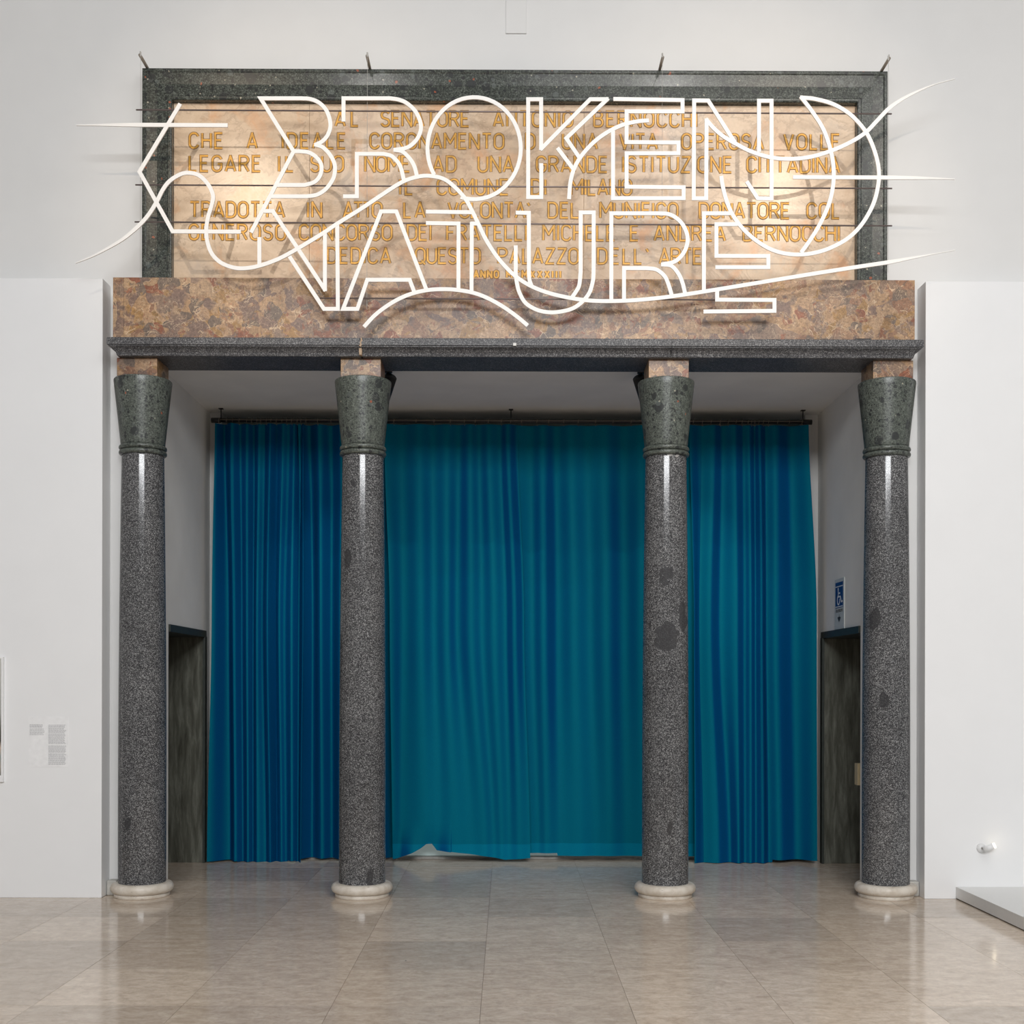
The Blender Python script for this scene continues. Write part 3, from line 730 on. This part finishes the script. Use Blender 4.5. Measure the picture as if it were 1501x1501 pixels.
for (x, ytop, ybot, blab) in ((205, 78, 405, 'grey steel bracket at the upper left corner of the green stone frame'), (538, 79, 452, 'grey steel bracket on the frame top above the letter R of BROKEN'),
        (971.5, 80, 452, 'grey steel bracket on the frame top above the letter E of BROKEN'), (1303.5, 84, 398, 'grey steel bracket at the upper right corner of the green stone frame')):
    p = at(x, ytop, YS)
    bm = bmesh.new(); cyl(bm, (p[0], YS+0.0195, p[2]), (p[0], YS+0.0195, at(x, ybot, YS)[2]), 0.0014, 6); obj('suspension_wire', bm, M['wire'], sg)
    bm = bmesh.new(); cyl(bm, (p[0], YS+0.0195, p[2]+0.02), (p[0], YS+0.0195, p[2]-0.012), 0.006, 8); obj('wire_clamp', bm, M['wire'], sg)
    zb = max(at(x, ytop+6, 8.74)[2], oz+0.012)
    bm = bmesh.new(); cyl(bm, (p[0], YS+0.0195, p[2]+0.005), (at(x, 90, 8.75)[0], 8.75, zb), 0.0022, 6); obj('wire_tail', bm, M['wire'], sg)
    xb_ = at(x, 90, 8.735)[0]
    wb = thing('wall_bracket', blab, 'bracket', (xb_, YW, zb), 'steel brackets above the tablet')
    bm = bmesh.new(); cyl(bm, (xb_, 8.735, zb), (xb_, YW-0.004, zb), 0.0115, 12); obj('bracket_arm', bm, M['bracket'], wb, True)
    bm = bmesh.new(); cyl(bm, (xb_, YW-0.005, zb+0.0), (xb_, YW-0.0005, zb), 0.022, 16); obj('fixing_plate', bm, M['bracket'], wb, True)
    bm = bmesh.new(); cyl(bm, (xb_, 8.742, zb+0.0115), (xb_, 8.742, zb+0.03), 0.004, 8); obj('tip_screw', bm, M['wire'], wb, True)

# ------------------------------------------------------------------ curtains
YU = 10.66
zr = at(750, 617.5, YU)[2]
rail = thing('curtain_rail', 'black curtain rail under the recess ceiling carrying the blue curtains', 'curtain rail', at(750, 617, YU))
x0r, x1r = at(315, 617, YU)[0], at(1185, 620, YU)[0]
bm = bmesh.new(); cyl(bm, (x0r, YU, zr), (x1r, YU, zr), 0.018, 16); obj('rail_tube', bm, M['black'], rail, True)
bm = bmesh.new(); cyl(bm, (x0r, YU-0.02, zr+0.002), (x1r, YU-0.02, zr+0.002), 0.0025, 6); obj('draw_cord', bm, M['hook'], rail)
for x, s in ((x0r, -1), (x1r, 1)):
    bm = bmesh.new(); cyl(bm, (x-s*0.05, YU, zr), (x+s*0.03, YU, zr), 0.024, 16); obj('rail_end_cap', bm, M['black'], rail, True)
for px in (324, 536, 749, 965, 1177):
    xx = at(px, 610, YU)[0]
    bm = bmesh.new(); cyl(bm, (xx, YU, zr), (xx, YU, ZC), 0.005, 8); box(bm, xx-0.02, xx+0.02, YU-0.02, YU+0.02, ZC-0.006, ZC-0.0003)
    obj('rail_bracket', bm, M['black'], rail)
# panels: (edge/ridge positions in the photo at rail, middle and hem)
PAN = [
 dict(lab='teal blue curtain at the far left, tightly gathered in narrow folds', Y=YU, top=[316, 328, 341, 352, 362, 371, 379, 387, 396, 405, 414, 423, 431, 438, 445],
      mid=[313, 333, 345, 354, 363, 370, 377, 384, 393, 403, 409, 417, 428, 437, 446], bot=[306.5, 335, 347, 356, 365, 371, 379, 390, 398, 405, 413, 420, 429, 437, 443],
      hem=lambda s: 0.012 if (s < 0.16 or 0.8 < s < 0.9) else 0.004, A=1.0),
 dict(lab='teal blue curtain left of centre, partly behind the second column', Y=YU+0.115, top=[440, 455, 470, 486, 502, 525, 550, 584], mid=[444, 458, 471, 485.5, 500, 520, 545, 580], bot=[441, 457, 473, 487, 501, 522, 548, 578],
      hem=lambda s: 0.02, A=0.9),
 dict(lab='teal blue curtain left of the middle parting with a lifted torn hem', Y=YU-0.02, top=[563, 589, 614, 634, 654, 672, 688, 702, 716, 732, 744, 758], mid=[572, 592, 617, 636, 655, 670, 690, 707, 724, 741, 754, 768], bot=[576, 590, 622, 645, 668, 692, 712, 726, 736, 748, 762, 778],
      hem=None, A=0.55),
 dict(lab='teal blue curtain right of the middle parting, nearly flat folds', Y=YU+0.075, top=[754, 777, 795, 815, 836, 860, 885, 912, 940, 975, 1018], mid=[760, 780, 797, 818, 842, 865, 888, 915, 940, 975, 1020], bot=[774, 790, 802, 822, 850, 874, 895, 920, 945, 978, 1021],
      hem=lambda s: 0.075 if s < 0.28 else 0.05, A=0.5),
 dict(lab='teal blue curtain at the far right, bunched in fine folds at its middle', Y=YU-0.025, top=[1010, 1028, 1045, 1060, 1076, 1090, 1098, 1106, 1113, 1122, 1136, 1160, 1184], mid=[1016, 1025, 1040, 1057, 1079, 1092, 1100, 1107.5, 1115, 1124, 1137, 1166, 1195.5],
      bot=[1018, 1032, 1052, 1072, 1083, 1093, 1101, 1109, 1118, 1128, 1143, 1170, 1196], hem=lambda s: 0.004 if s < 0.78 else 0.03, A=1.0),
]
def lerp_list(l, s):
    x = s*(len(l)-1); i = min(int(x), len(l)-2); return l[i]+(l[i+1]-l[i])*(x-i)
def hem3(px):
    pts = [(563, 1262), (583, 1259), (605, 1250), (618, 1243), (629.5, 1234.5), (632, 1235), (641, 1247), (662, 1248.5), (690, 1252), (715, 1255.5), (735, 1259), (742, 1260.5), (775, 1258), (790, 1258)]
    for a, b in zip(pts, pts[1:]):
        if a[0] <= px <= b[0]: return a[1]+(b[1]-a[1])*(px-a[0])/(b[0]-a[0])
    return 1259
for pi, P in enumerate(PAN):
    rs = random.Random(11+pi)
    K = 20 if P['A'] > 0.8 else 26
    nfold = len(P['mid'])-1
    t = thing('curtain', P['lab'], 'curtain', at((P['mid'][0]+P['mid'][-1])/2, 1262, P['Y']), 'blue curtains across the recess')
    NZ = 44; zt = zr-0.034
    NU = K*nfold+1
    IR = [rs.choice((0.5, 0.8, 1.1, 1.4)) for _ in range(nfold+2)]
    def yoff(s, v):
        ph = s*nfold
        i = min(int(ph), nfold-1); fr_ = ph-i
        sp = lerp_list(P['mid'], min(1, (i+1)/nfold))-lerp_list(P['mid'], i/nfold)
        amp = min(0.042 if P['A'] > 0.8 else 0.030, sp*0.0062*(0.58 if P['A'] > 0.8 else 0.36))*(0.55+0.45*min(1, (1-v)*4+0.2))
        if P['A'] < 0.8: amp *= 0.35+0.65*min(1, v*2.2)
        def lev(k): return (1 if k % 2 else -1)*IR[k]*(1+0.25*math.sin(k*2.3+v*3.1))
        u = fr_*fr_*(3-2*fr_)
        yy = amp*(lev(i)+(lev(i+1)-lev(i))*u)+0.006*math.sin(0.8*ph+v*3+pi)
        return yy
    def grid(name, m, z_lo, z_hi, dy, nz):
        bm = bmesh.new(); V = []
        for j in range(nz+1):
            row = []
            for i in range(NU):
                s = i/(NU-1)
                px_b = lerp_list(P['bot'], s)
                if P['hem'] is None: zb_ = at(px_b, hem3(px_b), P['Y'])[2]
                else: zb_ = P['hem'](s)
                zl = zb_ if z_lo is None else z_lo
                tz = j/nz; z = zl+(z_hi-zl)*tz
                v = (z-0)/(zt)
                a_, m_, b_ = lerp_list(P['top'], s), lerp_list(P['mid'], s), px_b
                c = 0.55
                if v > c: q = (v-c)/(1-c); q = q*q*(3-2*q); px = m_+(a_-m_)*q
                else: q = (c-v)/c; q = q*q*(3-2*q)*0.8+0.2*q; px = m_+(b_-m_)*q
                x = at(px, 900, P['Y'])[0]
                y = YU+(P['Y']-YU)*(1-0.7*max(0, (v-0.85)/0.15))+yoff(s, v)+dy
                if P['hem'] is None and px < 662 and v < 0.08:
                    y += 0.05*(0.08-v)/0.08*math.sin((px-563)*0.11)
                x += 0.0
                row.append(bm.verts.new((x, y, z)))
            V.append(row)
        for j in range(nz):
            for i in range(NU-1): bm.faces.new((V[j][i], V[j][i+1], V[j+1][i+1], V[j+1][i]))
        return obj(name, bm, m, t, True)
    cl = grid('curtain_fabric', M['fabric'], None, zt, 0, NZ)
    md = cl.modifiers.new('thickness', 'SOLIDIFY'); md.thickness = 0.002; md.use_rim = False
    if pi in (2, 3):
        h = grid('hem_band', M['hem'], None, 0.168 if pi == 2 else 0.165, -0.0035, 5)
    # hooks
    nh = {0: 16, 1: 6, 2: 9, 3: 10, 4: 16}[pi]
    for q in range(nh):
        s = (q+0.5)/nh; px = lerp_list(P['top'], s)+rs.uniform(-1.5, 1.5); x = at(px, 617, YU)[0]
        bm = bmesh.new()
        pr = [(x+0.004*math.sin(a*1.0), YU+0.025*math.cos(a), zr+0.025*math.sin(a)) for a in [2*PI*i/12 for i in range(13)]]
        for a, b in zip(pr, pr[1:]): cyl(bm, a, b, 0.002, 5)
        cyl(bm, (x, YU-0.01, zr-0.023), (x+0.002, YU-0.012, zr-0.045), 0.002, 5)
        obj('curtain_hook', bm, M['hook'], t)

# ------------------------------------------------------------------ spotlights behind the middle columns
def can(pxm, sgn, label):
    Ym = 9.36; mx = at(pxm, 548, Ym)[0]
    t = thing('spotlight', label, 'spotlight', (mx, Ym, ZC), 'black spotlights behind the columns')
    bm = bmesh.new(); cyl(bm, (mx, Ym, ZC), (mx, Ym, ZC-0.018), 0.035, 20); obj('mounting_plate', bm, M['black'], t, True)
    bm = bmesh.new(); cyl(bm, (mx, Ym, ZC-0.018), (mx, Ym, ZC-0.075), 0.008, 10); obj('stem', bm, M['black'], t, True)
    tgt = Vector((mx-sgn*(0.62), 10.6, 2.75)); top = Vector((mx+sgn*0.02, Ym-0.02, ZC-0.07)); d = (tgt-top).normalized()
    bm = bmesh.new(); cyl(bm, top-d*0.02, top+d*0.22, 0.05, 24)
    bmesh.ops.bevel(bm, geom=[e for e in bm.edges if len(e.link_faces) == 2 and any(len(f.verts) > 8 for f in e.link_faces)], offset=0.006, segments=2, affect='EDGES')
    obj('lamp_housing', bm, M['black'], t, True)
    bm = bmesh.new(); cyl(bm, top+d*0.2205, top+d*0.2225, 0.042, 24); obj('lens', bm, M['lampglow'], t)
    spot('spotlight_beam', tuple(top+d*0.24), tuple(tgt), 30, (0.9, 1.0, 0.86), 40, 1.0, 0.03)
can(568.5, 1, 'black cylindrical spotlight peeking out right of the second column capital')
can(940.5, -1, 'black cylindrical spotlight peeking out left of the third column capital')

# ------------------------------------------------------------------ small things
# low platform at right
px0 = at(1401, 1300, YP)[0]; hz = 0.092
pl = thing('platform', 'low white exhibition platform against the right partition wall', 'platform', (px0, YP, 0))
obj('platform_deck', bbox(px0, HX1-0.3, 5.9, YP-0.001, 0.008, hz, bev=0.0015), M['platform'], pl)
obj('platform_plinth', bbox(px0+0.02, HX1-0.32, 5.92, YP-0.002, 0, 0.008), M['black'], pl)
# small wall lamp
c = Vector(at(1438, 1243, YP))
wl_ = thing('wall_lamp', 'tiny white adjustable lamp low on the right partition wall above the platform', 'lamp', tuple(c))
bm = bmesh.new(); cyl(bm, c, c+Vector((0, -0.014, 0)), 0.034, 28); obj('wall_plate', bm, M['white_plastic'], wl_, True)
bm = bmesh.new(); cyl(bm, c+Vector((0.004, -0.014, 0)), c+Vector((0.014, -0.05, 0.004)), 0.010, 12); obj('lamp_arm', bm, M['wire'], wl_, True)
d = Vector((0.85, -0.35, 0.42)).normalized(); s0 = c+Vector((0.0, -0.05, -0.004))
bm = bmesh.new(); cyl(bm, s0, s0+d*0.075, 0.021, 20); obj('lamp_tube', bm, M['white_plastic'], wl_, True)
bm = bmesh.new(); cyl(bm, s0+d*0.0752, s0+d*0.088, 0.019, 20); obj('glowing_lens', bm, M['lampglow'], wl_, True)
# text sheet at left
a = at(42, 1050, YP); b = at(100, 1124, YP)
ts = thing('wall_text', 'white wall text sheet with two columns of small grey print on the left partition wall', 'text panel', ((a[0]+b[0])/2, YP, b[2]))
obj('sheet', bbox(a[0], b[0], YP-0.003, YP-0.0002, b[2], a[2]), M['paper'], ts)
rt = random.Random(3)
def lines(x0, x1, y0, y1, step, nm, m, wpx):
    bm = bmesh.new(); y = y0
    while y < y1:
        x = x0; xe = x1-rt.uniform(0, (x1-x0)*0.12)
        while x < xe:
            wd = min(rt.uniform(1.2, 4.2), xe-x)
            if wd > 0.5:
                p = at(x, y, YP-0.003); q = at(x+wd, y+wpx, YP-0.003)
                box(bm, p[0], q[0], YP-0.0038, YP-0.003, q[2], p[2])
            x += wd+0.5
        y += step
    obj(nm, bm, m, ts)
lines(43.5, 63, 1062, 1066.5, 1.7, 'printed_heading', M['greyink'], 1.0)
lines(43.5, 66, 1068, 1077, 1.7, 'printed_caption', M['greyink'], 0.8)
for y0, y1 in ((1062.5, 1073.5), (1075.5, 1090.5), (1093, 1102.5), (1104.5, 1120)):
    lines(71, 97, y0, y1, 1.55, 'printed_paragraph', M['greyink'], 0.8)
# framed picture at left edge
m_, nt_, b_ = mat('photographic_print'); g = G(nt_); p = g.P()
sx = g.n('ShaderNodeSeparateXYZ'); nt_.links.new(g.distort(p, 4, 0.08), sx.inputs[0])
zz = g.math('DIVIDE', g.math('SUBTRACT', sx.outputs[2], 0.92), 0.84)
nt_.links.new(g.ramp(zz, [(0.0, srgb(96, 104, 100)), (0.12, srgb(170, 160, 148)), (0.2, srgb(140, 150, 146)), (0.3, srgb(200, 178, 160)), (0.36, srgb(60, 56, 52)), (0.46, srgb(90, 90, 84)), (0.6, srgb(168, 168, 162)), (1.0, srgb(196, 196, 190))]), b_.inputs['Base Color'])
b_.inputs['Roughness'].default_value = 0.3
pa = at(6.6, 963, YP); pb = at(6.6, 1146, YP)
pic = thing('framed_picture', 'large photographic print in a white mount cut off by the left edge of the view', 'picture', (pa[0]-0.6, YP, pb[2]))
obj('mount', bbox(pa[0]-1.25, pa[0], YP-0.025, YP-0.0003, pb[2], pa[2], bev=0.001), M['paper'], pic)
obj('print', bbox(pa[0]-1.2, pa[0]-0.014, YP-0.026, YP-0.0245, pb[2]+0.05, pa[2]-0.012), m_, pic)
# accessibility sign on the right recess wall
q0 = atX(1224.8, 852, XR); q1 = atX(1238.6, 847, XR)
sy0, sy1 = q1[1], q0[1]; sz1 = q0[2]+0.01; sz0 = ZD+0.062
ac = thing('accessibility_sign', 'narrow blue and white wheelchair sign with a downward arrow above the right doorway', 'sign', (XR, (sy0+sy1)/2, sz0))
obj('sign_plate', bbox(XR-0.008, XR-0.0003, sy0, sy1, sz0, sz1, bev=0.001), M['signface'], ac)
H_ = sz1-sz0; W_ = sy1-sy0; xf = XR-0.008
def sp(u, v):  # u 0 = far(left as seen) .. 1 near ; v 0 bottom .. 1 top
    return (sy1-u*W_, sz0+v*H_)
def sgribbon(nm, sts, w, m, dx=0.0):
    bm = bmesh.new()
    for st in sts:
        pts = [sp(*q) for q in st]
        Lf, Rt, cl_ = offset_path(pts, w)
        vs = [[bm.verts.new((xf-0.0012-dx, l[0], l[1])), bm.verts.new((xf-0.0012-dx, r[0], r[1])), bm.verts.new((xf-0.0002-dx, r[0], r[1])), bm.verts.new((xf-0.0002-dx, l[0], l[1]))] for l, r in zip(Lf, Rt)]
        for a, b in zip(vs, vs[1:]):
            for i in range(4): bm.faces.new((a[i], a[(i+1) % 4], b[(i+1) % 4], b[i]))
        if not cl_: bm.faces.new(vs[0]); bm.faces.new(vs[-1][::-1])
    obj(nm, bm, m, ac)
bm = bmesh.new(); A0 = sp(0.1, 0.42); A1 = sp(0.9, 0.93)
box(bm, xf-0.0012, xf-0.0002, A1[0], A0[0], A0[1], A1[1]); obj('blue_field', bm, M['bluesign'], ac)
for vv in (0.845, 0.445): sgribbon('white_rule', [[(0.12, vv), (0.88, vv)]], 0.008, M['white_plastic'], 0.001)
asp = W_/H_
def cu(cx, cy, r, a0, a1, n=16): return [(cx+r/asp*0.95*math.cos(math.radians(a0+(a1-a0)*i/n)), cy+r*math.sin(math.radians(a0+(a1-a0)*i/n))) for i in range(n+1)]
sgribbon('wheelchair_symbol', [cu(0.40, 0.795, 0.013, 0, 360, 10), [(0.40, 0.775), (0.42, 0.64), (0.64, 0.64), (0.74, 0.53), (0.86, 0.545)], [(0.41, 0.71), (0.6, 0.71)],
    cu(0.44, 0.575, 0.088, 110, 375)], 0.013, M['white_plastic'], 0.001)
sgribbon('down_arrow', [[(0.5, 0.29), (0.5, 0.2)]], 0.008, M['ink'])
bm = bmesh.new(); v0 = [bm.verts.new((xf-0.0012, *sp(*q))) for q in ((0.32, 0.23), (0.5, 0.25), (0.68, 0.23), (0.5, 0.13))]; bm.faces.new(v0); obj('arrow_head', bm, M['ink'], ac)
# small word under the pictogram
tc = bpy.data.curves.new('caption_text', 'FONT'); tc.body = 'Ascensore'; tc.size = 0.055; tc.extrude = 0.0006; tc.align_x = 'CENTER'
to = bpy.data.objects.new('caption_text', tc); COL.objects.link(to)
dg = bpy.context.evaluated_depsgraph_get(); me = bpy.data.meshes.new_from_object(to.evaluated_get(dg)); bpy.data.objects.remove(to)
to = bpy.data.objects.new('caption_text', me); COL.objects.link(to); me.materials.append(M['ink'])
me.transform(Matrix.Translation((xf-0.0008, sp(0.5, 0)[0], sp(0, 0.335)[1])) @ Matrix(((0, 0, -1, 0), (-0.9, 0, 0, 0), (0, 1, 0, 0), (0, 0, 0, 1))))
to.parent = ac; to.matrix_parent_inverse = Matrix.Translation(ac.location).inverted()
# key switch box in the right doorway
kx0, kx1 = XR-0.012, XR+0.09; kz0, kz1 = z_at(1151, YD0+0.05, 1256), z_at(1119, YD0+0.05, 1256); ky0 = YD0+0.031
kb = thing('switch_box', 'cream switch box with small knobs on the jamb of the right doorway', 'switch box', (XR, ky0, kz0))
obj('box_body', bbox(kx0, kx1, ky0, ky0+0.085, kz0, kz1, bev=0.003), M['cream'], kb)
for i, mm in enumerate(('red', 'white_plastic', 'black', 'black')):
    z = kz1-0.045-i*(kz1-kz0-0.07)/3
    bm = bmesh.new(); cyl(bm, (kx0+0.025, ky0+0.085, z), (kx0+0.025, ky0+0.125, z), 0.012, 12); obj('knob', bm, M[mm], kb, True)
